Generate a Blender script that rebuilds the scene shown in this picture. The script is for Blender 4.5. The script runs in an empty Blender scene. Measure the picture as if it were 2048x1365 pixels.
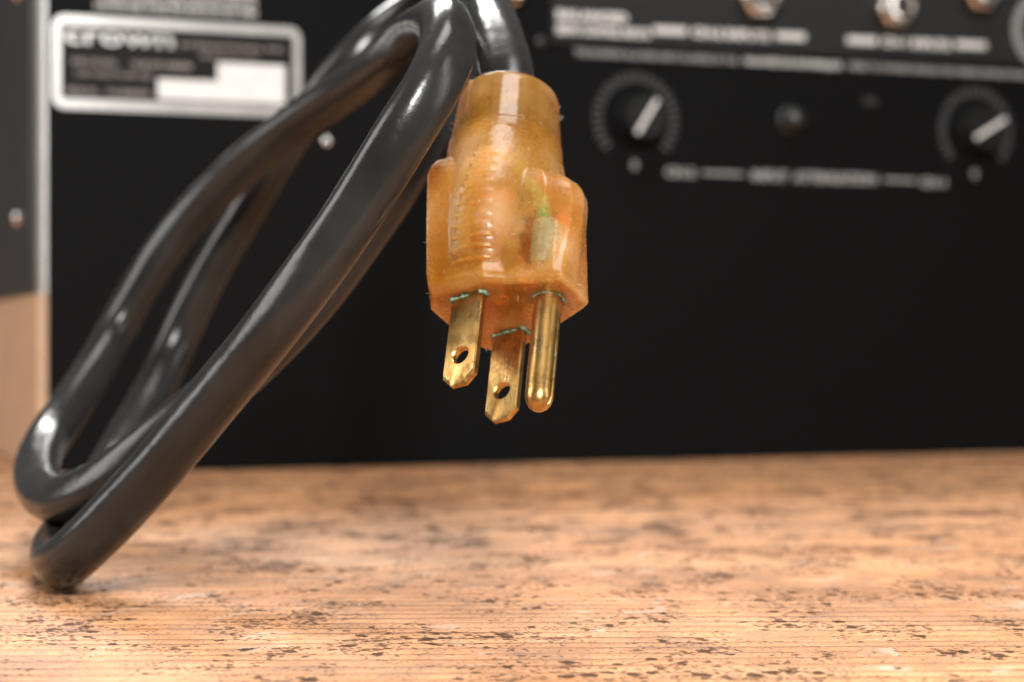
import bpy, bmesh, math, random
from math import sin, cos, pi, radians
from mathutils import Vector, Matrix, noise
random.seed(7)
S = 0.001                                   # everything below is measured in millimetres
scene = bpy.context.scene
COL = scene.collection

# ------------------------------------------------------------------ camera
CAM_H = 48.0
FPX = 3982.0
cam_d = bpy.data.cameras.new('camera')
cam = bpy.data.objects.new('camera', cam_d); COL.objects.link(cam)
cam.location = (0, 0, CAM_H*S); cam.rotation_euler = (radians(90), 0, 0)
cam_d.sensor_width = 36; cam_d.lens = 70
cam_d.clip_start = 0.02; cam_d.clip_end = 50
cam_d.dof.use_dof = True
cam_d.dof.focus_distance = 0.320
cam_d.dof.aperture_fstop = 18.5
cam_d.dof.aperture_blades = 0
scene.camera = cam
scene.view_settings.view_transform = 'Standard'
scene.view_settings.look = 'None'
scene.view_settings.exposure = 0.0
scene.view_settings.gamma = 1.0
scene.cycles.use_denoising = True
scene.cycles.max_bounces = 10
scene.cycles.transmission_bounces = 8
scene.cycles.sample_clamp_indirect = 6

# ------------------------------------------------------------------ world and lamps
world = bpy.data.worlds.new('World'); scene.world = world
world.use_nodes = True
world.node_tree.nodes['Background'].inputs[0].default_value = (1.0, 0.985, 0.96, 1)
world.node_tree.nodes['Background'].inputs[1].default_value = 0.12

def area(name, loc, target, sx, sy, power, color=(1, 1, 1)):
    l = bpy.data.lights.new(name, 'AREA'); l.shape = 'RECTANGLE'
    l.size = sx; l.size_y = sy; l.energy = power; l.color = color
    o = bpy.data.objects.new(name, l); COL.objects.link(o)
    o.location = loc
    d = Vector(target)-Vector(loc)
    o.rotation_euler = d.to_track_quat('-Z', 'Y').to_euler()
    return o
area('overhead_softbox', (0.10, 0.36, 1.05), (0.0, 0.42, 0.0), 0.50, 0.40, 6.5, (1, 0.985, 0.96))
area('rear_softbox', (-0.25, 1.75, 1.25), (0.0, 0.4, 0.0), 0.6, 0.35, 23.0, (1, 0.985, 0.96))
area('right_strip_lamp', (0.75, 0.02, 0.35), (0.0, 0.36, 0.05), 0.18, 0.6, 2.2, (1, 0.97, 0.93))
area('left_fill_lamp', (-1.1, 0.38, 0.55), (0.0, 0.45, 0.05), 0.6, 0.7, 9.0, (1, 0.98, 0.96))
area('front_softbox', (0.10, -0.50, 0.50), (0.0, 0.38, 0.05), 0.12, 0.26, 16.5, (1, 0.99, 0.98))

# ------------------------------------------------------------------ helpers
def mat(name):
    m = bpy.data.materials.new(name); m.use_nodes = True
    nt = m.node_tree
    return m, nt, nt.nodes['Principled BSDF']
def nd(nt, kind, **kw):
    n = nt.nodes.new(kind)
    for k, v in kw.items():
        if k in n.inputs.keys(): n.inputs[k].default_value = v
        else: setattr(n, k, v)
    return n
def ln(nt, a, b): nt.links.new(a, b)
def ramp(nt, src, stops, interp='LINEAR'):
    r = nt.nodes.new('ShaderNodeValToRGB'); r.color_ramp.interpolation = interp
    while len(r.color_ramp.elements) < len(stops): r.color_ramp.elements.new(0.5)
    for e, (p, c) in zip(r.color_ramp.elements, stops):
        e.position = p; e.color = c if len(c) == 4 else (*c, 1)
    ln(nt, src, r.inputs[0]); return r.outputs[0]
def mixc(nt, fac, a, b, mode='MIX'):
    m = nt.nodes.new('ShaderNodeMix'); m.data_type = 'RGBA'; m.blend_type = mode
    for i, v in ((0, fac), (6, a), (7, b)):
        if hasattr(v, 'node'): ln(nt, v, m.inputs[i])
        else: m.inputs[i].default_value = v if i == 0 else (*v, 1)
    return m.outputs[2]
def math_(nt, op, a, b=0.0, c=None, clamp=False):
    m = nt.nodes.new('ShaderNodeMath'); m.operation = op; m.use_clamp = clamp
    for i, v in enumerate((a, b) if c is None else (a, b, c)):
        if hasattr(v, 'node'): ln(nt, v, m.inputs[i])
        else: m.inputs[i].default_value = v
    return m.outputs[0]
def coords(nt, scale=(1, 1, 1), rot=(0, 0, 0), loc=(0, 0, 0)):
    t = nt.nodes.new('ShaderNodeTexCoord'); mp = nt.nodes.new('ShaderNodeMapping')
    mp.inputs['Scale'].default_value = scale; mp.inputs['Rotation'].default_value = rot
    mp.inputs['Location'].default_value = loc
    ln(nt, t.outputs['Object'], mp.inputs[0]); return mp.outputs[0]
def ntex(nt, vec, scale, detail=4, rough=0.5, dist=0.0):
    n = nt.nodes.new('ShaderNodeTexNoise')
    n.inputs['Scale'].default_value = scale; n.inputs['Detail'].default_value = detail
    n.inputs['Roughness'].default_value = rough; n.inputs['Distortion'].default_value = dist
    ln(nt, vec, n.inputs['Vector']); return n.outputs[0]
def bump(nt, bsdf, height, strength, dist, prev=None):
    b = nt.nodes.new('ShaderNodeBump'); b.inputs['Strength'].default_value = strength
    b.inputs['Distance'].default_value = dist
    ln(nt, height, b.inputs['Height'])
    if prev is not None: ln(nt, prev, b.inputs['Normal'])
    ln(nt, b.outputs[0], bsdf.inputs['Normal']); return b.outputs[0]

def link(name, me, m=None, parent=None, smooth=False):
    o = bpy.data.objects.new(name, me); COL.objects.link(o)
    if m is not None:
        me.materials.clear(); me.materials.append(m)
    if smooth:
        for p in me.polygons: p.use_smooth = True
    if parent is not None: o.parent = parent
    return o
def bmobj(name, bm, m=None, parent=None, smooth=False):
    bmesh.ops.recalc_face_normals(bm, faces=bm.faces)
    me = bpy.data.meshes.new(name); bm.to_mesh(me); bm.free()
    return link(name, me, m, parent, smooth)
def auto_smooth(o, deg=35):
    me = o.data
    for p in me.polygons: p.use_smooth = True
    me.set_sharp_from_angle(angle=radians(deg))
def loft(bm, rings, cap=True):
    vs = [[bm.verts.new(p) for p in r] for r in rings]
    n = len(vs[0])
    for a, b in zip(vs[:-1], vs[1:]):
        for i in range(n):
            bm.faces.new((a[i], a[(i+1) % n], b[(i+1) % n], b[i]))
    if cap:
        bm.faces.new(vs[0]); bm.faces.new(vs[-1][::-1])
    return vs
def lathe(bm, prof, n=32, base=Vector((0, 0, 0)), M=None, cap=True):
    rings = []
    for r, z in prof:
        ring = []
        for i in range(n):
            a = 2*pi*i/n
            p = Vector((r*cos(a), r*sin(a), z))+base
            ring.append(M @ p if M is not None else p)
        rings.append(ring)
    return loft(bm, rings, cap)
def box(bm, lo, hi, M=None):
    p = [Vector((x, y, z)) for z in (lo[2], hi[2]) for x, y in ((lo[0], lo[1]), (hi[0], lo[1]), (hi[0], hi[1]), (lo[0], hi[1]))]
    if M is not None: p = [M @ q for q in p]
    v = [bm.verts.new(q) for q in p]
    for f in ((3, 2, 1, 0), (4, 5, 6, 7), (0, 1, 5, 4), (1, 2, 6, 5), (2, 3, 7, 6), (3, 0, 4, 7)):
        bm.faces.new([v[i] for i in f])
    return v
def at(px, py, s):
    """a place in the room: s = how many photograph pixels one millimetre there spans"""
    return Vector(((px-1024)/s, FPX/s, CAM_H-(py-682.5)/s))*S
def catmull(pts, step):
    """dense points along a centripetal spline"""
    P = [2*pts[0]-pts[1]]+list(pts)+[2*pts[-1]-pts[-2]]
    out = []
    for i in range(1, len(P)-2):
        p0, p1, p2, p3 = P[i-1:i+3]
        n = max(2, int((p2-p1).length/step))
        t0 = 0; t1 = t0+(p1-p0).length**.5; t2 = t1+(p2-p1).length**.5; t3 = t2+(p3-p2).length**.5
        for k in range(n):
            t = t1+(t2-t1)*k/n
            A1 = (t1-t)/(t1-t0)*p0+(t-t0)/(t1-t0)*p1
            A2 = (t2-t)/(t2-t1)*p1+(t-t1)/(t2-t1)*p2
            A3 = (t3-t)/(t3-t2)*p2+(t-t2)/(t3-t2)*p3
            B1 = (t2-t)/(t2-t0)*A1+(t-t0)/(t2-t0)*A2
            B2 = (t3-t)/(t3-t1)*A2+(t-t1)/(t3-t1)*A3
            out.append((t2-t)/(t2-t1)*B1+(t-t1)/(t2-t1)*B2)
    out.append(pts[-1]); return out
def tube(bm, path, radius, n=24, lobes=0.0, pitch=0.09, lump=0.0):
    T = [(path[min(i+1, len(path)-1)]-path[max(i-1, 0)]).normalized() for i in range(len(path))]
    u = T[0].orthogonal().normalized(); rings = []; L = 0
    for i, p in enumerate(path):
        if i: L += (p-path[i-1]).length
        u = (u-T[i]*u.dot(T[i])).normalized(); v = T[i].cross(u)
        ring = []
        for k in range(n):
            a = 2*pi*k/n
            r = radius*(1+lobes*cos(3*a-2*pi*L/pitch))
            if lump:
                q = (u*cos(a)+v*sin(a))*1.1+Vector((L*45, 0, 0))
                r *= 1+lump*noise.noise(q)+lump*0.45*noise.noise(q*3.1+Vector((9, 0, 0)))
            ring.append(p+(u*cos(a)+v*sin(a))*r)
        rings.append(ring)
    loft(bm, rings)
def text_mesh(body, size, align='LEFT', extrude=0.04, offset=0.0, spacing=1.0):
    c = bpy.data.curves.new('lettering', 'FONT'); c.body = body; c.size = size*S
    c.align_x = align; c.extrude = extrude*S; c.offset = offset*S; c.space_character = spacing
    c.resolution_u = 3
    o = bpy.data.objects.new('tmp', c); COL.objects.link(o)
    dg = bpy.context.evaluated_depsgraph_get()
    me = bpy.data.meshes.new_from_object(o.evaluated_get(dg))
    bpy.data.objects.remove(o); bpy.data.curves.remove(c)
    me.name = 'lettering'
    return me

# ------------------------------------------------------------------ materials
# worn pine table
M_wood, nt, b = mat('worn_pine')
GR = radians(-17)
def wc(k=1.0, l=(0, 0, 0)): return coords(nt, (k, 1, 1), (0, 0, GR), l)
v = wc()
big = ntex(nt, wc(0.06), 45, 4, 0.55)
col = ramp(nt, big, [(0.28, (0.65, 0.285, 0.115)), (0.5, (0.74, 0.36, 0.165)), (0.72, (0.80, 0.44, 0.225))])
broad = ntex(nt, wc(0.8, (2, 2, 0)), 22, 5, 0.62)
col = mixc(nt, math_(nt, 'MULTIPLY', ramp(nt, broad, [(0.46, (0, 0, 0)), (0.62, (1, 1, 1))]), 0.60), col, (0.40, 0.195, 0.095))
w = nt.nodes.new('ShaderNodeTexWave'); w.wave_type = 'BANDS'; w.bands_direction = 'Y'; w.wave_profile = 'SAW'
w.inputs['Scale'].default_value = 58; w.inputs['Distortion'].default_value = 4
w.inputs['Detail'].default_value = 4; w.inputs['Detail Scale'].default_value = 0.7; w.inputs['Detail Roughness'].default_value = 0.62
ln(nt, wc(0.10), w.inputs['Vector'])
grain = ramp(nt, w.outputs[0], [(0.0, (0, 0, 0)), (0.60, (0.08,)*3), (0.86, (0.42,)*3), (0.93, (1, 1, 1)), (0.97, (1, 1, 1)), (1.0, (0.03,)*3)])
gm = ramp(nt, ntex(nt, wc(0.25, (3, 1, 0)), 90, 3, 0.6), [(0.30, (0.25,)*3), (0.58, (1, 1, 1))])
gfac = math_(nt, 'MULTIPLY', math_(nt, 'MULTIPLY', grain, gm), 0.95)
col = mixc(nt, gfac, col, (0.25, 0.085, 0.028))
fine = ntex(nt, wc(0.05, (0, 2, 0)), 900, 3, 0.65)
col = mixc(nt, math_(nt, 'MULTIPLY', ramp(nt, fine, [(0.50, (0, 0, 0)), (0.70, (1, 1, 1))]), 0.45), col, (0.40, 0.18, 0.07))
# pale scuffs and scratches
sc = ntex(nt, coords(nt, (0.6, 1, 1), (0, 0, GR+0.8), (1, 5, 0)), 220, 6, 0.75, 1.5)
col = mixc(nt, math_(nt, 'MULTIPLY', ramp(nt, sc, [(0.56, (0, 0, 0)), (0.64, (1, 1, 1))]), 0.45), col, (0.72, 0.50, 0.36))
ws = nt.nodes.new('ShaderNodeTexWave'); ws.wave_type = 'BANDS'; ws.inputs['Scale'].default_value = 9; ws.inputs['Distortion'].default_value = 16
ws.inputs['Detail'].default_value = 3; ws.inputs['Detail Scale'].default_value = 1.2
ln(nt, coords(nt, (1, 0.6, 1), (0, 0, 0.9), (0.3, 0.2, 0)), ws.inputs['Vector'])
wsf = math_(nt, 'MULTIPLY', ramp(nt, ws.outputs[0], [(0.978, (0, 0, 0)), (0.996, (1, 1, 1))]), ramp(nt, ntex(nt, wc(1, (9, 9, 0)), 60, 4, 0.7), [(0.5, (0, 0, 0)), (0.6, (1, 1, 1))]))
col = mixc(nt, math_(nt, 'MULTIPLY', wsf, 0.5), col, (0.74, 0.58, 0.46))
# grey-brown dirt smears, worn across the boards
gs = ntex(nt, wc(1.7, (7, 3, 0)), 46, 7, 0.68, 0.8)
col = mixc(nt, math_(nt, 'MULTIPLY', ramp(nt, gs, [(0.49, (0, 0, 0)), (0.64, (1, 1, 1))]), 0.50), col, (0.285, 0.165, 0.10))
gs2 = ntex(nt, wc(1.1, (3, 8, 0)), 150, 6, 0.7, 0.6)
col = mixc(nt, math_(nt, 'MULTIPLY', ramp(nt, gs2, [(0.50, (0, 0, 0)), (0.68, (1, 1, 1))]), 0.38), col, (0.26, 0.15, 0.095))
# dark pits and chips, in clusters
cl = ntex(nt, wc(1.2, (5, 5, 0)), 40, 4, 0.6)
def pits(scale, k, l, thr, wdt, cw):
    n_ = ntex(nt, wc(k, l), scale, 3, 0.5, 0.3)
    return ramp(nt, math_(nt, 'ADD', n_, math_(nt, 'MULTIPLY', cl, cw)), [(thr, (0, 0, 0)), (thr+wdt, (1, 1, 1))])
sy = nt.nodes.new('ShaderNodeSeparateXYZ'); ln(nt, coords(nt), sy.inputs[0])
far = nt.nodes.new('ShaderNodeMapRange'); far.inputs['From Min'].default_value = 0.36; far.inputs['From Max'].default_value = 0.50
ln(nt, sy.outputs['Y'], far.inputs['Value'])
p0 = math_(nt, 'MULTIPLY', pits(75, 1.9, (6, 2, 0), 0.865, 0.07, 0.6), far.outputs[0])
def chips(scale, k, l, size, keep):
    """compact ragged chips: a share of the cells of a noise-warped Voronoi"""
    base_ = wc(k, l)
    nz = nt.nodes.new('ShaderNodeTexNoise'); nz.inputs['Scale'].default_value = scale*2.2; nz.inputs['Detail'].default_value = 4
    nz.inputs['Roughness'].default_value = 0.65
    ln(nt, base_, nz.inputs['Vector'])
    sb = nt.nodes.new('ShaderNodeVectorMath'); sb.operation = 'MULTIPLY_ADD'
    ln(nt, nz.outputs['Color'], sb.inputs[0]); sb.inputs[1].default_value = (0.9/scale,)*3; ln(nt, base_, sb.inputs[2])
    vo_ = nt.nodes.new('ShaderNodeTexVoronoi'); vo_.voronoi_dimensions = '2D'; vo_.inputs['Scale'].default_value = scale
    ln(nt, sb.outputs[0], vo_.inputs['Vector'])
    sx = nt.nodes.new('ShaderNodeSeparateColor'); ln(nt, vo_.outputs['Color'], sx.inputs[0])
    # the random value of a cell sets whether there is a chip and how big
    amt = math_(nt, 'SUBTRACT', math_(nt, 'ADD', sx.outputs[0], math_(nt, 'MULTIPLY', math_(nt, 'SUBTRACT', cl, 0.5), 1.6)), keep)
    rad = math_(nt, 'MULTIPLY', math_(nt, 'MULTIPLY', amt, 1.0/(1.0-keep), clamp=True), size)
    return math_(nt, 'MULTIPLY', math_(nt, 'SUBTRACT', rad, vo_.outputs['Distance']), 14.0, clamp=True)
p1 = chips(230, 1.35, (0.2, 0.9, 0), 0.42, 0.90)
p2 = chips(480, 1.25, (1.2, 0.4, 0), 0.48, 0.86)
p4 = chips(900, 1.1, (2.2, 1.4, 0), 0.55, 0.80)
p3 = pits(1300, 1.0, (1, 14, 0), 0.71, 0.04, 0.20)
pall = math_(nt, 'MAXIMUM', math_(nt, 'MAXIMUM', p1, math_(nt, 'MULTIPLY', p0, 0.8)), math_(nt, 'MAXIMUM', math_(nt, 'MULTIPLY', p2, 0.9), math_(nt, 'MULTIPLY', math_(nt, 'MAXIMUM', p3, p4), 0.85)))
pc = ramp(nt, ntex(nt, v, 900, 3, 0.6), [(0.36, (0.075, 0.024, 0.013)), (0.52, (0.042, 0.028, 0.020)), (0.68, (0.085, 0.078, 0.072))])
col = mixc(nt, math_(nt, 'MULTIPLY', pall, 0.9), col, pc)
ln(nt, col, b.inputs['Base Color'])
b.inputs['Roughness'].default_value = 0.55
ln(nt, math_(nt, 'MULTIPLY_ADD', pall, -0.28, 0.3), b.inputs['Specular IOR Level'])
h = math_(nt, 'SUBTRACT', math_(nt, 'MULTIPLY', fine, 0.3), math_(nt, 'ADD', math_(nt, 'MULTIPLY', gfac, 1.0), math_(nt, 'MULTIPLY', pall, 1.3)))
bump(nt, b, h, 0.8, 0.0006)

# black PVC jacket
M_cable, nt, b = mat('black_pvc')
v = coords(nt)
b.inputs['Base Color'].default_value = (0.030, 0.029, 0.028, 1)
ln(nt, ramp(nt, ntex(nt, v, 60, 4, 0.6), [(0.3, (0.011, 0.0108, 0.0106)), (0.7, (0.022, 0.0216, 0.021))]), b.inputs['Base Color'])
ln(nt, ramp(nt, ntex(nt, v, 130, 5, 0.65), [(0.3, (0.16,)*3), (0.75, (0.29,)*3)]), b.inputs['Roughness'])
b.inputs['Specular IOR Level'].default_value = 0.30
h1 = ntex(nt, v, 120, 3, 0.55)
n1 = bump(nt, b, h1, 0.12, 0.002)
bump(nt, b, ntex(nt, v, 2600, 3, 0.6), 0.10, 0.0003, n1)

# orange translucent PVC
M_plug, nt, b = mat('translucent_orange_pvc')
v = coords(nt)
tc = nt.nodes.new('ShaderNodeTexCoord')
n_big = ntex(nt, v, 95, 2, 0.45)
col = ramp(nt, n_big, [(0.3, (0.52, 0.215, 0.014)), (0.5, (0.56, 0.27, 0.05)), (0.72, (0.64, 0.375, 0.165))])
dirt = ntex(nt, coords(nt, loc=(3, 3, 3)), 480, 5, 0.7, 0.4)
dz = ntex(nt, coords(nt, loc=(1, 6, 3)), 120, 2, 0.5)
dm = math_(nt, 'MULTIPLY', ramp(nt, dirt, [(0.56, (0, 0, 0)), (0.70, (1, 1, 1))]), ramp(nt, dz, [(0.48, (0, 0, 0)), (0.62, (1, 1, 1))]))
col = mixc(nt, math_(nt, 'MULTIPLY', dm, 0.4), col, (0.38, 0.19, 0.085))
def spot(center, rad, nz=0.0011, sc=(1, 1, 1)):
    mp = nt.nodes.new('ShaderNodeMapping'); mp.vector_type = 'POINT'
    ln(nt, tc.outputs['Object'], mp.inputs[0])
    mp.inputs['Location'].default_value = tuple(-c*S*k for c, k in zip(center, sc)); mp.inputs['Scale'].default_value = sc
    l = nt.nodes.new('ShaderNodeVectorMath'); l.operation = 'LENGTH'; ln(nt, mp.outputs[0], l.inputs[0])
    d = math_(nt, 'ADD', l.outputs['Value'], math_(nt, 'MULTIPLY', math_(nt, 'SUBTRACT', ntex(nt, v, 700, 4, 0.65), 0.5), nz*4))
    mr = nt.nodes.new('ShaderNodeMapRange'); mr.inputs['From Min'].default_value = rad*S; mr.inputs['From Max'].default_value = rad*S*0.62
    mr.interpolation_type = 'SMOOTHSTEP'
    ln(nt, d, mr.inputs['Value']); return mr.outputs[0]
for c, r, sc, k in (((0, 6.35, 0), 4.3, (1, 1.9, 1), .8), ((0, -6.35, 0), 4.3, (1, 1.9, 1), .8), ((11.9, 0, 0), 4.3, (1, 1, 1), .62)):
    col = mixc(nt, math_(nt, 'MULTIPLY', spot(c, r, sc=sc), k), col, (0.10, 0.135, 0.065))
ln(nt, col, b.inputs['Base Color'])
rgh = ramp(nt, ntex(nt, v, 420, 4, 0.6), [(0.35, (0.22,)*3), (0.7, (0.38,)*3)])
PR = rgh
b.inputs['IOR'].default_value = 1.45
sz = nt.nodes.new('ShaderNodeSeparateXYZ'); ln(nt, tc.outputs['Object'], sz.inputs[0])
collar = nt.nodes.new('ShaderNodeMapRange'); collar.inputs['From Min'].default_value = -0.034; collar.inputs['From Max'].default_value = -0.038
ln(nt, sz.outputs['Z'], collar.inputs['Value'])
g = nt.nodes.new('ShaderNodeBsdfPrincipled')                     # the clear share of the plastic
g.inputs['Transmission Weight'].default_value = 1.0; g.inputs['IOR'].default_value = 1.45
ln(nt, mixc(nt, 0.78, col, (0.96, 0.86, 0.68)), g.inputs['Base Color'])
mx = nt.nodes.new('ShaderNodeMixShader')
ln(nt, math_(nt, 'MULTIPLY_ADD', collar.outputs[0], 0.12, math_(nt, 'ADD', math_(nt, 'MULTIPLY', spot((12.9, 6.2, -8.6), 4.6, sc=(1.25, 1, .62)), 0.24), math_(nt, 'MULTIPLY_ADD', n_big, -0.5, 0.82))), mx.inputs[0])
ln(nt, b.outputs[0], mx.inputs[1]); ln(nt, g.outputs[0], mx.inputs[2])
ln(nt, mx.outputs[0], nt.nodes['Material Output'].inputs['Surface'])
va = nt.nodes.new('ShaderNodeVolumeAbsorption'); va.inputs['Color'].default_value = (0.97, 0.70, 0.05, 1); va.inputs['Density'].default_value = 170
ln(nt, va.outputs[0], nt.nodes['Material Output'].inputs['Volume'])
b.inputs['Subsurface Weight'].default_value = 1.0
b.inputs['Subsurface Radius'].default_value = (1.0, 0.9, 0.5)
b.inputs['Subsurface Scale'].default_value = 0.0045
ln(nt, math_(nt, 'MULTIPLY', PR, math_(nt, 'MULTIPLY_ADD', collar.outputs[0], 0.0, 1.0)), b.inputs['Roughness'])
ln(nt, math_(nt, 'MULTIPLY', PR, math_(nt, 'MULTIPLY_ADD', collar.outputs[0], -0.45, 0.85)), g.inputs['Roughness'])
n1 = bump(nt, b, ntex(nt, v, 220, 3, 0.5), 0.22, 0.0006)
pv = nt.nodes.new('ShaderNodeTexVoronoi'); pv.inputs['Scale'].default_value = 1100; pv.inputs['Randomness'].default_value = 1
ln(nt, v, pv.inputs['Vector'])
pk = ramp(nt, pv.outputs['Distance'], [(0.10, (1, 1, 1)), (0.22, (0, 0, 0))])
pk = math_(nt, 'MULTIPLY', pk, ramp(nt, ntex(nt, coords(nt, loc=(8, 1, 0)), 160, 2, 0.5), [(0.5, (0, 0, 0)), (0.6, (1, 1, 1))]))
n2 = bump(nt, b, pk, 0.4, 0.0003, n1); ln(nt, n2, g.inputs['Normal'])

# brass
M_brass, nt, b = mat('brass')
v = coords(nt)
tn = ntex(nt, coords(nt, (1, 1, 0.35)), 420, 6, 0.65)
col = ramp(nt, tn, [(0.32, (0.36, 0.19, 0.05)), (0.5, (0.55, 0.33, 0.11)), (0.72, (0.70, 0.46, 0.19))])
col = mixc(nt, ramp(nt, ntex(nt, coords(nt, loc=(4, 0, 2)), 260, 5, 0.7), [(0.50, (0, 0, 0)), (0.62, (0.72,)*3)]), col, (0.20, 0.105, 0.035))
ln(nt, col, b.inputs['Base Color']); b.inputs['Metallic'].default_value = 1
ln(nt, ramp(nt, tn, [(0.3, (0.42,)*3), (0.7, (0.22,)*3)]), b.inputs['Roughness'])
bump(nt, b, ntex(nt, coords(nt, (1, 1, 0.05)), 2500, 3, 0.6), 0.12, 0.0002)

def simple(name, color, rough=0.5, metal=0.0, spec=0.5, nscale=None, var=0.0, bumpy=0.0):
    m, nt, b = mat(name)
    b.inputs['Base Color'].default_value = (*color, 1); b.inputs['Roughness'].default_value = rough
    b.inputs['Metallic'].default_value = metal; b.inputs['Specular IOR Level'].default_value = spec
    if nscale:
        n = ntex(nt, coords(nt), nscale, 5, 0.6)
        lo = tuple(c*(1-var) for c in color); hi = tuple(min(1, c*(1+var)) for c in color)
        ln(nt, ramp(nt, n, [(0.3, lo), (0.7, hi)]), b.inputs['Base Color'])
        if bumpy: bump(nt, b, n, bumpy, 0.0003)
    return m
M_crust = simple('verdigris', (0.12, 0.19, 0.13), 0.8, nscale=900, var=0.6, bumpy=0.8)
M_panel = simple('black_powder_coat', (0.0034, 0.0036, 0.0038), 0.6, spec=0.06, nscale=900, var=0.25, bumpy=0.2)
M_module = simple('module_black', (0.015, 0.0155, 0.0155), 0.55, spec=0.15, nscale=900, var=0.2, bumpy=0.2)
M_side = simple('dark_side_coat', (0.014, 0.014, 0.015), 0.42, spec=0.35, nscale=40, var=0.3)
M_alu = simple('satin_aluminium', (0.36, 0.35, 0.335), 0.5, metal=1.0, nscale=60, var=0.1)
M_plate = simple('label_aluminium', (0.70, 0.67, 0.64), 0.28, metal=1.0, nscale=90, var=0.12)
M_ink = simple('pale_ink', (0.54, 0.54, 0.52), 0.6, spec=0.3)
M_inkdim = simple('dim_ink', (0.23, 0.23, 0.225), 0.6, spec=0.3)
M_dial = simple('dial_ink', (0.11, 0.11, 0.108), 0.6, spec=0.3)
M_white = simple('white_sticker', (0.64, 0.64, 0.63), 0.5, nscale=120, var=0.06)
M_knob = simple('black_knob', (0.006, 0.006, 0.006), 0.45, spec=0.2)
M_pointer = simple('white_pointer', (0.72, 0.70, 0.68), 0.5)
M_nickel = simple('nickel', (0.80, 0.77, 0.73), 0.2, metal=1.0, nscale=200, var=0.15)
M_bore = simple('jack_bore', (0.01, 0.01, 0.01), 0.6)
M_dscrew = simple('black_screw', (0.06, 0.06, 0.06), 0.3, metal=0.8)
M_labelblk = simple('label_black', (0.009, 0.008, 0.0075), 0.5, spec=0.1)
M_green = simple('green_insulation', (0.22, 0.75, 0.42), 0.5)
M_whitew = simple('white_insulation', (0.75, 0.70, 0.60), 0.5)
M_blackw = simple('black_insulation', (0.03, 0.03, 0.03), 0.5)
M_lint = simple('pale_lint', (0.75, 0.70, 0.62), 0.7)

# ------------------------------------------------------------------ table
def table():
    bm = bmesh.new()
    box(bm, (-1.3, 0.12, -0.035), (1.5, 1.75, 0.0))
    bmesh.ops.bevel(bm, geom=bm.edges[:], offset=0.002, segments=2, affect='EDGES')
    o = bmobj('table_top', bm, M_wood); o['kind'] = 'structure'
table()

# ------------------------------------------------------------------ amplifier
A0 = Vector((-118.7, 733.7, 0))*S
YAW = math.atan2(124.9, 339.6)
amp = bpy.data.objects.new('amplifier', None); COL.objects.link(amp)
amp.location = A0; amp.rotation_euler = (0, 0, YAW); amp.scale = (0.978, 1, 0.99)
amp['label'] = 'black rack amplifier with rating label, dials and silver jacks standing on the worn wooden table'
amp['category'] = 'amplifier'
UL, UR, H, D = -53.6, 430.0, 222.0, 395.0      # local x = along the panel, y = away from the camera, z = up
def ptext(body, u, z, size, m, parent=amp, align='LEFT', off=0.0, y=-0.05, width=None, spacing=1.0, up=None):
    me = text_mesh(body, size, align, 0.03, off, spacing)
    xs = [q.co.x for q in me.vertices]; w0 = max(xs)-min(xs)
    k = (width*S/w0) if width else 1.0
    for q in me.vertices:
        x, yy, zz = q.co; q.co = Vector((x*k, -zz, yy))
    o = link('lettering', me, m, parent); o.location = (u*S, y*S, z*S); return o
def rrect(u0, u1, z0, z1, r, n=6):
    pts = []
    for cx, cz, a0 in ((u1-r, z1-r, 0), (u0+r, z1-r, 90), (u0+r, z0+r, 180), (u1-r, z0+r, 270)):
        for k in range(n+1):
            a = radians(a0+90*k/n); pts.append((cx+r*cos(a), cz+r*sin(a)))
    return pts
def slab(name, pts, y0, y1, m, parent=amp, bevel=0.0):
    bm = bmesh.new()
    loft(bm, [[Vector((u*S, y*S, z*S)) for u, z in pts] for y in (y0, y1)])
    bmesh.ops.recalc_face_normals(bm, faces=bm.faces)
    if bevel: bmesh.ops.bevel(bm, geom=[e for e in bm.edges if e.calc_face_angle(0) > 0.6], offset=bevel*S, segments=2, affect='EDGES')
    return bmobj(name, bm, m, parent)
# chassis
bm = bmesh.new(); box(bm, (UL*S+0.0006, 0, 0.0001), (UR*S, D*S, H*S))
bmesh.ops.bevel(bm, geom=bm.edges[:], offset=0.0006, segments=2, affect='EDGES')
bmobj('chassis', bm, M_panel, amp)
# folded aluminium edge along the left of the rear panel
bm = bmesh.new()
prof = [(-55.6, 400), (-55.6, 1.4), (-55.1, 0.2), (-54.2, -0.35), (-52.9, -0.35), (-52.9, 0.25), (-53.0, 0.3), (-53.0, 400)]
loft(bm, [[Vector((x*S, y*S, z)) for x, y in prof] for z in (0.0004, H*S)])
o = bmobj('side_cover', bm, M_alu, amp); auto_smooth(o, 50)
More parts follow.
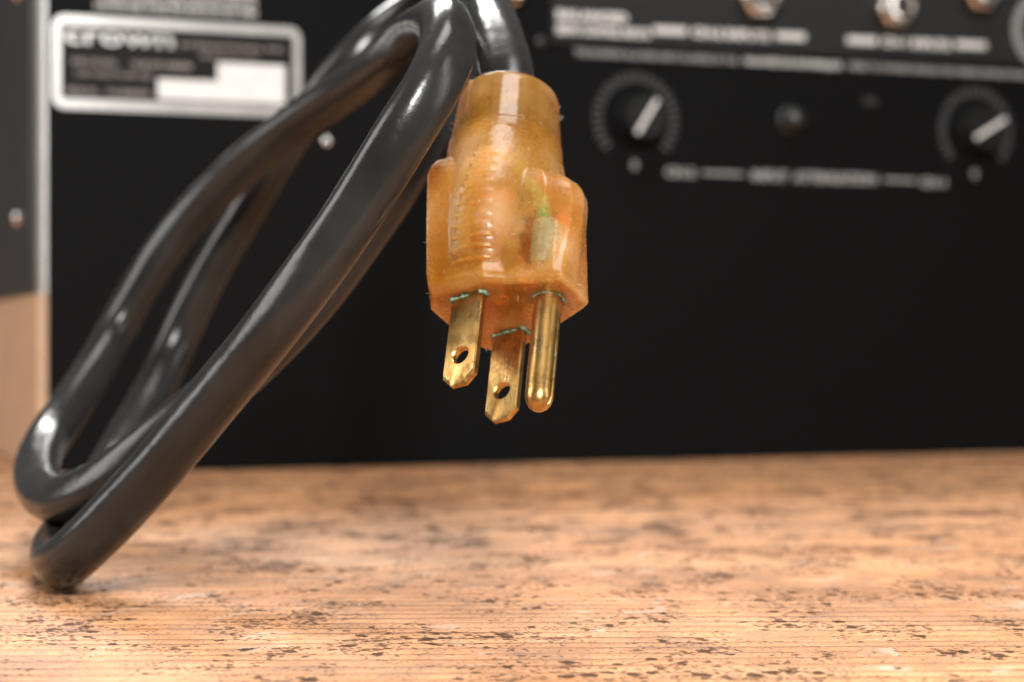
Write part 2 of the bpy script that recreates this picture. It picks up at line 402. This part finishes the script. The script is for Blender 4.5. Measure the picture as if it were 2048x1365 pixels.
# dark side plate covering the upper side
bm = bmesh.new(); box(bm, (-57.6*S, 9.5*S, 66*S), (-55.62*S, 390*S, H*S))
bmesh.ops.bevel(bm, geom=bm.edges[:], offset=0.0009, segments=3, affect='EDGES')
sp = bmobj('side_plate', bm, M_side, amp)
M_woodrefl = simple('painted_wood_reflection', (0.46, 0.295, 0.18), 0.5, nscale=50, var=0.12)  # the table's reflection in the aluminium side, put into the colour
bm = bmesh.new(); box(bm, (-56.3*S, -0.45*S, 1.0*S), (-55.62*S, 389*S, 65.8*S)); box(bm, (-56.3*S, -0.65*S, 1.0*S), (-52.8*S, -0.36*S, 65.8*S))  # thin sheets added over the lower side and edge to carry that reflection
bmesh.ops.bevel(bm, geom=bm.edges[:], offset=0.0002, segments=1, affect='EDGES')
bmobj('wood_reflection_sheet', bm, M_woodrefl, amp)
def screw(u, z, r=2.4, m=M_nickel, parent=amp, y=0.0, name='screw'):
    bm = bmesh.new()
    R = Matrix.Translation((u*S, y*S, z*S)) @ Matrix.Rotation(radians(90), 4, 'X')
    lathe(bm, [(r*S, 0), (r*S, .5*S), (r*.9*S, 1.0*S), (r*.6*S, 1.45*S), (r*.28*S, 1.6*S)], 20, M=R)
    o = bmobj(name, bm, m, parent); auto_smooth(o, 50)
    bm = bmesh.new()
    for a in (0.3, 0.3+pi/2):
        RR = R @ Matrix.Rotation(a, 4, 'Z')
        box(bm, (-r*.5*S, -.22*S, 1.4*S), (r*.5*S, .22*S, 1.64*S), RR)
    bmobj('screw_recess', bm, M_bore, o)
    return o
screw(53.1, 124.6, 1.9, M_nickel); screw(81, 135.5, 2.4, M_dscrew); screw(141.5, 167, 2.2, M_dscrew)
screw(25, 215, 2.4, M_dscrew)
for z in (96, 183):
    bm = bmesh.new()
    R = Matrix.Translation((-57.6*S, 50*S, z*S)) @ Matrix.Rotation(radians(-90), 4, 'Y')
    lathe(bm, [(3.2*S, 0), (3.0*S, 1.0*S), (1.6*S, 1.9*S)], 18, M=R)
    auto_smooth(bmobj('side_screw', bm, M_nickel, amp), 50)

# rating label
lab = slab('rating_label', rrect(-50.9, 42.9, 133.2, 167.4, 4.5), -0.25, -0.02, M_plate)
slab('label_field', rrect(-47.9, 39.9, 136.8, 164.0, 1.5), -0.33, -0.252, M_labelblk, lab)
for (u0, u1, z0, z1) in ((-12.2, 36.6, 138.0, 145.6), (10.4, 36.62, 145.62, 152.6)):
    slab('white_sticker', rrect(u0, u1, z0, z1, 0.4), -0.42, -0.335, M_white, lab)
Lk = dict(parent=lab, y=-0.36)
ptext('crown', -46.8, 157.2, 10.0, M_plate, width=40, off=0.12, **Lk)
M_inklab = simple('label_ink', (0.26, 0.235, 0.22), 0.5, spec=0.2)
ptext('INTERNATIONAL INC', -4, 157.6, 3.0, M_inklab, width=40, off=.03, **Lk)
ptext('MADE IN U.S.A.', 4, 154.0, 2.4, M_inklab, width=22, off=.02, **Lk)
ptext('MODEL', -44, 149.6, 2.9, M_inklab, width=17, off=.04, **Lk)
ptext('SERIES', -22, 149.6, 2.9, M_inklab, width=22, off=.04, **Lk)
ptext('120 VOLTS 60 HZ', -43, 145.4, 2.9, M_inklab, width=28, off=.04, **Lk)
ptext('SERIAL', -46, 138.8, 3.0, M_inklab, width=12, off=.06, **Lk)
ptext('NUMBER', -31, 138.8, 3.0, M_inklab, width=16, off=.06, **Lk)
ptext('AMPS', -8, 149.6, 2.6, M_inklab, width=9, off=.04, **Lk)
# small print above the label
for k, (s_, w_) in enumerate((('CAUTION: RISK OF ELECTRIC SHOCK DO NOT OPEN', 61), ('TO REDUCE THE RISK OF FIRE OR ELECTRIC SHOCK DO', 61),
                              ('NOT EXPOSE THIS EQUIPMENT TO RAIN OR MOISTURE', 61), ('AVIS: RISQUE DE CHOC ELECTRIQUE NE PAS OUVRIR', 61))):
    ptext(s_, -35.5, 170.6+k*3.7, 3.1, M_ink, width=w_, off=.14)

# input module
slab('input_module', [(145.6, 166.9), (425, 169.4), (425, 221), (145.6, 221)], -1.2, -0.02, M_module, bevel=0.3)
MY = dict(y=-1.26)
ptext('BALANCED', 148.0, 176.6, 4.6, M_ink, width=31, off=.35, **MY)
ptext('SERVO CONTROL INPUTS', 148.0, 171.0, 4.4, M_ink, width=41, off=.30, **MY)
def rule(u0, u1, z0, z1, m=M_ink, y=0.0, t=0.9):
    return slab('printed_rule', [(u0, z0-t), (u1, z1-t), (u1, z1+t), (u0, z0+t)], y-0.06, y-0.01, m)
rule(190.5, 205.5, 174.3, 174.5, y=-1.2, t=1.5)
ptext('CH-2 INPUTS', 208.0, 172.8, 4.6, M_ink, width=36, off=.32, **MY)
rule(246.5, 260.5, 174.9, 175.1, y=-1.2, t=1.5)
rule(280.5, 295.0, 174.9, 175.1, y=-1.2, t=1.5)
ptext('CH-1 INPUTS', 297.5, 173.6, 4.6, M_ink, width=34, off=.32, **MY)
rule(334.0, 349.5, 175.8, 176.0, y=-1.2, t=1.5)
# grey printed symbol at the right edge of the module
bm = bmesh.new()
for k in range(26):
    a0, a1 = radians(92+k*7), radians(92+(k+1)*7-1.2)
    c = Vector((380, 0, 184)); ro, ri = 17, 12.5
    pts = [(c.x+r*cos(a), c.z+r*sin(a)) for r, a in ((ri, a0), (ro, a0), (ro, a1), (ri, a1))]
    loft(bm, [[Vector((u*S, y*S, z*S)) for u, z in pts] for y in (-1.26, -1.21)])
bmobj('printed_arc', bm, M_inkdim, amp)
# line of small print under the module
ptext('THE MAXIMUM ALLOWED INPUT IS LIMITED BY THE', 156.3, 162.7, 3.3, M_inkdim, width=73, off=.2)
ptext('/ BALANCED XLR OR PHONE JACK', 232.0, 162.9, 3.5, M_ink, width=47, off=.16)
ptext('REFER TO OWNERS MANUAL FOR WIRING INSTRUCTIONS AND', 282.0, 163.1, 3.5, M_inkdim, width=98, off=.22)
# attenuator line
ptext('CH-2', 196.5, 115.6, 4.6, M_inkdim, width=13.5, off=.3)
rule(213, 232, 117.3, 117.2, M_inkdim, t=0.75)
ptext('INPUT', 236, 115.2, 5.0, M_inkdim, width=17, off=.36)
ptext('ATTENUATION', 256, 115.1, 5.0, M_inkdim, width=40, off=.36)
rule(299, 315, 116.9, 116.8, M_inkdim, t=0.75)
ptext('CH-1', 317, 114.7, 4.6, M_inkdim, width=13, off=.3)

def knob(u, z, ang, r=9.6, hgt=11.0):
    # printed dial round the knob
    bm = bmesh.new()
    n = 27
    for k in range(n):
        a = radians(-130+260*k/(n-1))+pi/2
        for (ri, ro, w_) in ((15.2, 18.9, .42),):
            c, s_ = cos(a), sin(a)
            pts = [(u+ri*c-w_*s_, z+ri*s_+w_*c), (u+ri*c+w_*s_, z+ri*s_-w_*c), (u+ro*c+w_*s_, z+ro*s_-w_*c), (u+ro*c-w_*s_, z+ro*s_+w_*c)]
            loft(bm, [[Vector((x*S, y*S, q*S)) for x, q in pts] for y in (-0.06, -0.01)])
    bmobj('dial_scale', bm, M_dial, amp)
    bm = bmesh.new()
    R = Matrix.Translation((u*S, 0, z*S)) @ Matrix.Rotation(radians(90), 4, 'X')
    rings = []
    N = 48
    for rr, h_ in ((1.08, 0.3), (1.08, 1.5), (1.0, 2.5), (0.93, hgt-0.9), (0.86, hgt), (0.2, hgt)):
        ring = []
        for i in range(N):
            a = 2*pi*i/N
            flute = 0.035*cos(12*a) if 2 < h_ < hgt-0.5 else 0
            q = r*(rr+flute)
            ring.append(R @ Vector((q*cos(a)*S, q*sin(a)*S, h_*S)))
        rings.append(ring)
    loft(bm, rings)
    o = bmobj('attenuator_knob', bm, M_knob, amp); auto_smooth(o, 45)
    bm = bmesh.new()
    box(bm, (-r*.86*S, -0.8*S, (hgt-.1)*S), (r*.86*S, 0.8*S, (hgt+.35)*S), R @ Matrix.Rotation(radians(ang), 4, 'Z'))
    bmesh.ops.bevel(bm, geom=bm.edges[:], offset=0.0002, segments=1, affect='EDGES')
    bmobj('pointer', bm, M_pointer, o)
    ptext('0', u-1.8, z-20.0, 4.6, M_inkdim, off=.4)
knob(183.3, 138.0, 57); knob(345.1, 139.0, 30, 10.2)
# small dark push button between the knobs
bm = bmesh.new()
R = Matrix.Translation((253.5*S, 0, 140.5*S)) @ Matrix.Rotation(radians(90), 4, 'X')
lathe(bm, [(5.6*S, 0), (5.6*S, 1*S), (4.2*S, 1.4*S), (4.0*S, 7*S), (3.2*S, 8*S), (0.8*S, 8.3*S)], 24, M=R)
auto_smooth(bmobj('push_button', bm, M_dscrew, amp), 45)
ptext('ON', 289, 148.5, 4, simple('faint_ink', (0.03, 0.03, 0.03), 0.6), off=.2)

def jack(u, z, name='input_jack'):
    R = Matrix.Translation((u*S, -1.2*S, z*S)) @ Matrix.Rotation(radians(90), 4, 'X')
    bm = bmesh.new()
    lathe(bm, [(11.5*S, 0), (11.5*S, .8*S), (10.8*S, 1.2*S), (9.0*S, 1.2*S)], 36, M=R)
    o = bmobj(name, bm, M_knob, amp); auto_smooth(o, 40)
    bm = bmesh.new()
    rings = []
    for rr, h_ in ((8.6, 1.2), (8.9, 1.7), (8.9, 4.0), (8.2, 4.6)):
        rings.append([R @ Vector((rr*cos(2*pi*i/6)*S, rr*sin(2*pi*i/6)*S, h_*S)) for i in range(6)])
    loft(bm, rings)
    bmobj('hex_nut', bm, M_nickel, o)
    bm = bmesh.new()
    lathe(bm, [(6.6*S, 4.5*S), (6.6*S, 9.3*S), (6.1*S, 10.2*S), (4.9*S, 10.4*S), (4.2*S, 9.6*S), (4.1*S, 6*S)], 36, M=R)
    auto_smooth(bmobj('threaded_bushing', bm, M_nickel, o), 40)
    bm = bmesh.new(); lathe(bm, [(4.05*S, 5.9*S), (4.05*S, 6.2*S), (.5*S, 6.2*S)], 24, M=R)
    bmobj('socket_bore', bm, M_bore, o)
jack(237.5, 189.8); jack(302, 189.2); jack(345, 199)
# bright fitting behind the cord
bm = bmesh.new()
R = Matrix.Translation((126.5*S, 0, 187.5*S)) @ Matrix.Rotation(radians(90), 4, 'X')
lathe(bm, [(7.5*S, 0), (7.5*S, 3*S), (6.5*S, 3.4*S), (6.2*S, 11*S), (5.2*S, 12.5*S), (1*S, 12.8*S)], 28, M=R)
auto_smooth(bmobj('cord_fitting', bm, M_nickel, amp), 40)

# ------------------------------------------------------------------ power cord with its plug
root = bpy.data.objects.new('power_cord', None); COL.objects.link(root)
O = Vector((-3.788, 343.727, 52.331))*S
root.location = (O.x, O.y, 0)
root['label'] = 'coiled black power cord with translucent orange three prong plug hanging before the amplifier'
root['category'] = 'power cord'
Wv = Vector((0.83376, -0.50152, 0.23094)); Dv = Vector((-0.08612, -0.53128, -0.84281)); Yv = Dv.cross(Wv)
plugM = Matrix((Wv, Yv, Dv)).transposed().to_4x4()
plugM.translation = O
PM = Matrix.Translation(-Vector((O.x, O.y, 0))) @ plugM      # plug frame inside the cord's frame
off = Vector((O.x, O.y, 0))

# path of the cord: from the plug up and back, round the coil, to the amplifier
def loc(p, z_): return plugM @ (Vector((p[0], p[1], z_))*S)
pts = [loc((-0.6, 0), -31), loc((-0.6, 0), -38), loc((-0.6, 0), -45), loc((-1.2, 0), -51),
       at(990, 62, 10.1), at(965, 2, 9.4), at(925, -62, 8.8), at(880, -135, 8.3), at(868, -165, 8.0), at(882, -140, 7.8),
       at(900, -50, 7.9), at(915, 50, 8.4), at(908, 145, 9.0), at(868, 250, 9.6), at(790, 372, 10.0), at(708, 488, 10.1),
       at(653, 561, 10.1), at(576, 652, 10.2), at(480, 748, 10.2), at(380, 832, 10.3), at(290, 908, 10.3),
       at(205, 972, 10.2), at(130, 1001, 10.0), at(84, 985, 9.5), at(74, 935, 9.0), at(96, 880, 8.6), at(140, 812, 8.35),
       at(190, 735, 8.15), at(238, 652, 8.0), at(285, 570, 8.0), at(345, 480, 8.0), at(430, 386, 8.1), at(520, 302, 8.3),
       at(620, 226, 8.5), at(725, 156, 8.8), at(790, 105, 9.2), at(838, 66, 9.9), at(872, 47, 10.7), at(896, 60, 11.35),
       at(893, 105, 11.6), at(868, 168, 11.75), at(822, 240, 11.8), at(775, 320, 11.8), at(712, 425, 11.75), at(630, 545, 11.7),
       at(555, 645, 11.6), at(480, 735, 11.4), at(400, 828, 11.25), at(320, 925, 11.1), at(240, 1015, 10.95), at(175, 1082, 10.85),
       at(133, 1122, 10.7), at(112, 1124, 10.35), at(112, 1098, 9.9), at(140, 1052, 9.3), at(172, 1008, 8.9), at(212, 950, 8.4),
       at(262, 862, 8.1), at(315, 770, 7.9), at(355, 680, 7.8), at(395, 590, 7.8), at(440, 505, 7.8), at(490, 425, 7.8),
       at(545, 335, 7.8), at(600, 255, 7.85), at(665, 165, 7.9), at(745, 80, 7.9), at(830, 12, 7.7), at(905, -60, 7.2), at(960, -120, 6.3), at(985, -140, 5.45)]
path = [p-off for p in catmull(pts, 0.0012)]
for _ in range(30):
    path = [path[0]]+[(a_+b_*2+c_)/4 for a_, b_, c_ in zip(path, path[1:], path[2:])]+[path[-1]]
bm = bmesh.new(); tube(bm, path, 0.0050, 36, 0.045, 0.105, 0.030)
o = bmobj('cable', bm, M_cable, root, smooth=True)

# plug body: overlapping solids fused into one skin
bm = bmesh.new()
base = [(-8.2, 6), (-5.5, 10.7), (5.0, 10.2), (9.5, 7.4), (17.2, 4.7), (17.2, -4.7), (9.5, -7.4), (5.0, -10.2), (-5.5, -10.7), (-8.2, -6)]
def V(x, y, z): return Vector((x, y, z))*S
def sect(z, fl, ridge=17.2, shrink=0.0, grow=1.0):
    out = []
    e_ = min(1.0, max(0.0, (-z-0.5)/6))
    for x, y in base:
        if 0 < x < 10: x -= 0.9*e_; y -= 0.5*e_*(1 if y > 0 else -1)
        if y > 6.5: y -= 1.5*max(0.0, 1+z/1.8)**2
        k = 1 if x < 0 else 0
        x2 = x-fl*0.75*k; y2 = y*(1+fl*0.05*k)
        if x > 9: x2 = min(x, ridge)
        c = Vector((0, 0)); x2 -= shrink*(1 if x2 > 2 else -1); y2 -= shrink*(1 if y2 > 0 else -1)
        out.append(V(x2, y2, z))
    return out
# left/main block
main = [sect(0, 0, 9.6), sect(-0.25, 0.05, 9.6, -0.1), sect(-0.8, 0.15, 9.6, -0.05), sect(-1.8, 0.4, 9.7), sect(-4, 0.9, 9.8), sect(-14, 2.1, 9.6), sect(-25, 3.2, 9.3), sect(-26.6, 3.2, 9.1, 0.25), sect(-28.2, 3.1, 8.6, 0.9), sect(-29.3, 3.0, 8.0, 2.0), sect(-30.0, 2.9, 7.5, 3.4), sect(-30.3, 2.9, 7.0, 5.0)]
loft(bm, main)
# ground pin side: a ridge with a rounded top
rg = [(7.5, 8.2), (9.6, 7.5), (13.5, 6.1), (16.0, 5.1), (17.2, 4.4), (17.5, 0), (17.2, -4.4), (16.0, -5.1), (13.5, -6.1), (9.6, -7.5), (7.5, -8.2)]
def rs(z, k=1.0, dx=0.0):
    e_ = min(1.0, max(0.0, (-z-1)/7)); out = []
    for x, y in rg:
        if y > 4.9: y -= 1.1*max(0.0, 1+z/1.6)**2
        if 15 < x: x, y = (x-0.9*e_, y*(1-0.16*e_)) if x < 16.5 else ((x-0.35*e_, y*(1-0.42*e_)) if x < 17.4 else (x+0.1*e_, y))
        out.append(V(7.5+(x-7.5)*k+dx*(x > 8), y*(0.85+0.15*k), z))
    return out
loft(bm, [rs(0, .965), rs(-0.3, 1.0), rs(-0.8, 1.0), rs(-1.6, 1.0), rs(-14, 1.0), rs(-18.6, 1.0), rs(-20.3, .975), rs(-21.8, .92), rs(-23.0, .835), rs(-23.8, .73), rs(-24.3, .60), rs(-24.5, .42)])
# central hump
def ell(cx, cy, a, b_, z, n=40, p=2.3):
    out = []
    for i in range(n):
        t = 2*pi*i/n; c, s_ = cos(t), sin(t)
        out.append(V(cx+a*abs(c)**(2/p)*(1 if c > 0 else -1), cy+b_*abs(s_)**(2/p)*(1 if s_ > 0 else -1), z))
    return out
HUMP = [(-0.4, 1.0, 7.4, 8.2), (-1.0, 1.0, 7.7, 9.2), (-1.8, 1.0, 8.0, 9.9), (-3, 1.0, 8.3, 10.4), (-5, 1.0, 8.8, 10.85), (-8, 1.0, 9.2, 11.3), (-14, 1.0, 10.0, 11.9), (-20, 1.0, 10.4, 12.1), (-27, 0.6, 10.4, 11.7), (-31, 0.0, 10.2, 11.5), (-33.6, -0.3, 9.9, 11.3), (-35.0, -0.4, 9.6, 10.9), (-35.9, -0.5, 9.3, 10.0), (-36.4, -0.5, 9.0, 9.0)]
def hump_y(x, z):
    h_ = HUMP
    for q0, q1 in zip(h_, h_[1:]):
        if q1[0] <= z <= q0[0]:
            t = (q0[0]-z)/(q0[0]-q1[0]); c_, a_, b_ = [q0[i]+(q1[i]-q0[i])*t for i in (1, 2, 3)]
            return b_*math.sqrt(max(0.0, 1-((x-c_)/a_)**2))
    return 8
loft(bm, [ell(c_, 0, a_, b_, z, n=64, p=2) for z, c_, a_, b_ in HUMP])
# neck
loft(bm, [ell(-0.5, 0, 10.9, 10.9, -24, p=2), ell(-0.5, 0, 10.8, 10.8, -30, p=2), ell(-0.6, 0, 10.45, 10.45, -36.0, p=2), ell(-0.62, 0, 10.2, 10.2, -36.6, p=2), ell(-0.9, 0, 9.35, 9.35, -46.6, p=2), ell(-0.9, 0, 9.0, 9.0, -47.7, p=2), ell(-0.9, 0, 8.0, 8.0, -48.1, p=2)])
# little rib down the neck
for a in (106, -74):
    R = Matrix.Rotation(radians(a), 4, 'Z')
    box(bm, (8.0*S, -.32*S, -47.0*S), (9.95*S, .32*S, -33*S), Matrix.Translation((-.8*S, 0, 0)) @ R)
# arched grip panels following the hump, one on each broad side, with fine ribs
def left_edge(z):
    if z > -26: return -1.5+3.6*max(0.0, (-z-1)/25)**1.3
    t = min(1.0, (-26-z)/7.6); return 2.1+3.4*(1-math.sqrt(max(0.0, 1-t*t)))
for sg in (1, -1):
    rings = []
    for j in range(34):
        z = -0.8-32.6*j/33; L0 = left_edge(z); R0 = 9.6; n = 12
        xs = [L0+(R0-L0)*i/n for i in range(n+1)]
        of = 0.55*min(1.0, max(0.0, (-z-4)/9))
        up = [V(x, sg*(hump_y(x, z)+of), z) for x in xs]
        dn = [V(x, sg*(hump_y(x, z)-1.5), z) for x in reversed(xs)]
        rings.append(up+dn)
    loft(bm, rings)
    for k in range(11):
        z = -26.2+k*2.15; L0 = left_edge(z)-0.45; R0 = 6.0; n = 8
        xs = [L0+(R0-L0)*i/n for i in range(n+1)]
        rr = []
        for dz in (-.26, .26):
            rr.append([V(x, sg*(hump_y(x, z)+0.55+0.10+0.40*max(0.0, 1-(x-L0)/0.9)), z+dz) for x in xs]+[V(x, sg*(hump_y(x, z)-1), z+dz) for x in reversed(xs)])
        loft(bm, rr)
# serrations on the outer left edge
for k in range(11):
    z = -23.5+k*2.05; fl = 0.9+2.2*min(1, (-z-4)/20)
    x = -8.2-.75*fl-0.22
    box(bm, (x*S, -6.2*S, (z-.35)*S), ((x+2)*S, 6.2*S, (z+.35)*S))
bmesh.ops.recalc_face_normals(bm, faces=bm.faces)
bm.transform(Matrix.Identity(4))
me = bpy.data.meshes.new('plug_body'); bm.to_mesh(me); bm.free()
plug = link('plug_body', me, M_plug, root)
rm = plug.modifiers.new('fuse', 'REMESH'); rm.mode = 'VOXEL'; rm.voxel_size = 0.00020; rm.use_smooth_shade = True
sm = plug.modifiers.new('soften', 'SMOOTH'); sm.factor = 0.5; sm.iterations = 6
dg = bpy.context.evaluated_depsgraph_get()
me2 = bpy.data.meshes.new_from_object(plug.evaluated_get(dg))
plug.modifiers.clear(); plug.data = me2; me2.name = 'plug_body'
me2.materials.clear(); me2.materials.append(M_plug)
for p in me2.polygons: p.use_smooth = True
plug.matrix_local = PM

# blades
def blade(y):
    bm = bmesh.new()
    hw, L, ch, t = 3.17, 17.6, 1.7, 0.76
    cz, r, n = 11.95, 1.55, 24
    outline = [(-hw, -9), (hw, -9), (hw, L-ch), (hw-ch, L), (-hw+ch, L), (-hw, L-ch)]
    # front and back faces with a round hole: bridge hole ring to outline
    def ray(a):
        dx, dz = cos(a), sin(a); best = 1e9
        for (x0, z0), (x1, z1) in zip(outline, outline[1:]+outline[:1]):
            ex, ez = x1-x0, z1-z0; den = dx*ez-dz*ex
            if abs(den) < 1e-9: continue
            tt = ((x0)*ez-(z0-cz)*ex)/den; uu = ((x0)*dz-(z0-cz)*dx)/den
            if tt > 0 and -1e-6 <= uu <= 1+1e-6: best = min(best, tt)
        return best
    angs = sorted(set([round(2*pi*i/n, 6) for i in range(n)]+[round(math.atan2(z-cz, x) % (2*pi), 6) for x, z in outline]))
    def ringv(k, y_, inset=0.0):
        out = []
        for a in angs:
            q = k if k else ray(a)
            x, z = q*cos(a), cz+q*sin(a)
            if not k and inset:
                x -= inset*(1 if x > 0 else -1); z -= inset*3.6 if z > 13 else 0
            out.append(bm.verts.new(V(x, y+y_, z)))
        return out
    rings = [ringv(r*1.14, t), ringv(0, t, 0.16), ringv(0, t*.62), ringv(0, -t*.62), ringv(0, -t, 0.16), ringv(r*1.14, -t), ringv(r, -t*.72), ringv(r, t*.72)]
    m = len(angs)
    for a, b_ in zip(rings, rings[1:]+rings[:1]):
        for i in range(m): bm.faces.new((a[i], a[(i+1) % m], b_[(i+1) % m], b_[i]))
    o = bmobj('blade', bm, M_brass, plug); auto_smooth(o, 28); return o
blade(6.35); blade(-6.35)
# ground pin, hollow folded tip
bm = bmesh.new()
r = 2.38; N = 40; prof = [(r, -9), (r, 18.6), (r*.985, 19.4), (r*.90, 20.3), (r*.72, 21.1), (r*.45, 21.65), (r*.16, 21.9)]
rings = []
for rr, z in prof:
    ring = []
    for i in range(N):
        a = 2*pi*i/N
        d = (a-radians(-10)+pi) % (2*pi)-pi             # seam of the folded sheet
        q = rr*(1-0.30*math.exp(-(d/0.10)**2)*(1 if z > 17 else 0.10))
        ring.append(V(11.9+q*cos(a), q*sin(a), z))
    rings.append(ring)
loft(bm, rings)
bmesh.ops.subdivide_edges(bm, edges=[e for e in bm.edges if e.calc_length() > 0.008], cuts=8)
o = bmobj('ground_pin', bm, M_brass, plug); auto_smooth(o, 50)
# verdigris crust where the prongs leave the body
def crust(name, outline, zc):
    bm = bmesh.new(); n = len(outline)
    rings = []
    for j in range(7):
        t = 2*pi*j/6
        ring = []
        for i, (x, y, nx, ny) in enumerate(outline):
            q = 0.16+0.85*noise.noise(Vector((x*.9, y*.9, zc+3)))+0.45*noise.noise(Vector((x*4, y*4, 2)))+ (0.35 if abs(x) > 2.4 and x < 5 else 0)
            q = min(0.6, max(0.03, q*0.75))
            ring.append(V(x+nx*q*(1+cos(t))*.6, y+ny*q*(1+cos(t))*.6, q*.9*sin(t)+0.1))
        rings.append(ring)
    vs_ = [[bm.verts.new(p) for p in r_] for r_ in rings[:-1]]
    m = len(vs_)
    for j in range(m):
        for i in range(n):
            bm.faces.new((vs_[j][i], vs_[j][(i+1) % n], vs_[(j+1) % m][(i+1) % n], vs_[(j+1) % m][i]))
    bmobj(name, bm, M_crust, plug, smooth=True)
crust('verdigris_ring', [(11.9+2.42*cos(a), 2.3*sin(a), cos(a), sin(a)) for a in [2*pi*i/60 for i in range(60)]], 0)
for y in (6.35, -6.35):
    ol = []
    for k in range(26): ol.append((-3.1+6.2*k/25, y-.72, 0, -1))
    for k in range(5): ol.append((3.12, y-.6+1.2*k/4, 1, 0))
    for k in range(26): ol.append((3.1-6.2*k/25, y+.72, 0, 1))
    for k in range(5): ol.append((-3.12, y+.6-1.2*k/4, -1, 0))
    crust('verdigris_ring', ol, y)
# insulated conductors seen through the plastic
def wire(name, pp, r, m):
    bm = bmesh.new(); tube(bm, catmull([V(*p) for p in pp], 0.0006), r*S, 14)
    bmobj(name, bm, m, plug, smooth=True)
wire('green_wire', [(-0.5, 0.5, -31), (3, 1.5, -27), (9, 3, -21), (11.6, 3.6, -16), (11.9, 3.3, -13)], 1.2, M_green)
wire('white_wire', [(-0.5, 2.0, -31), (-1, 5.5, -26), (-1.5, 8.8, -18), (-1.0, 8.2, -7)], 2.2, M_whitew)
wire('black_wire', [(-0.5, -2.0, -31), (-0.5, -5, -26), (0, -7, -18), (0, -6.5, -8)], 1.6, M_blackw)
M_pale = simple('pale_green_crimp', (0.60, 0.88, 0.64), 0.6, nscale=300, var=0.35)
bm = bmesh.new()
loft(bm, [ell(12.6, 2.9, a_, b_, z, n=28, p=3) for z, a_, b_ in ((-4.2, 1.6, 1.7), (-4.6, 2.0, 2.5), (-9, 2.1, 2.6), (-13.0, 2.0, 2.6), (-13.6, 1.5, 1.8))])
bmobj('ground_crimp', bm, M_pale, plug, smooth=True)
M_teal = simple('teal_insulation', (0.03, 0.07, 0.075), 0.5)
wire('conductor_end', [(6.4, 5.4, -22), (8.4, 5.3, -18.5), (9.6, 4.6, -16.4)], 1.35, M_teal)
# lint caught on the edges of the plastic
bm = bmesh.new()
verts = me2.vertices
for k in range(70):
    v_ = verts[random.randrange(len(verts))]
    p = v_.co.copy(); n_ = v_.normal
    if k % 3 == 0 and p.z < -4: continue
    d = (n_*0.6+Vector((random.uniform(-1, 1), random.uniform(-1, 1), random.uniform(-1, 1)))).normalized()
    L = random.uniform(.3, 1.0)*S
    q = p+d*L*.5+n_*.1*S; e = p+d*L+Vector((random.uniform(-1, 1),)*3)*.15*S
    tube(bm, [p, q, e], 0.000022, 4)
o = bmobj('lint', bm, M_lint, plug); o['kind'] = 'stuff'
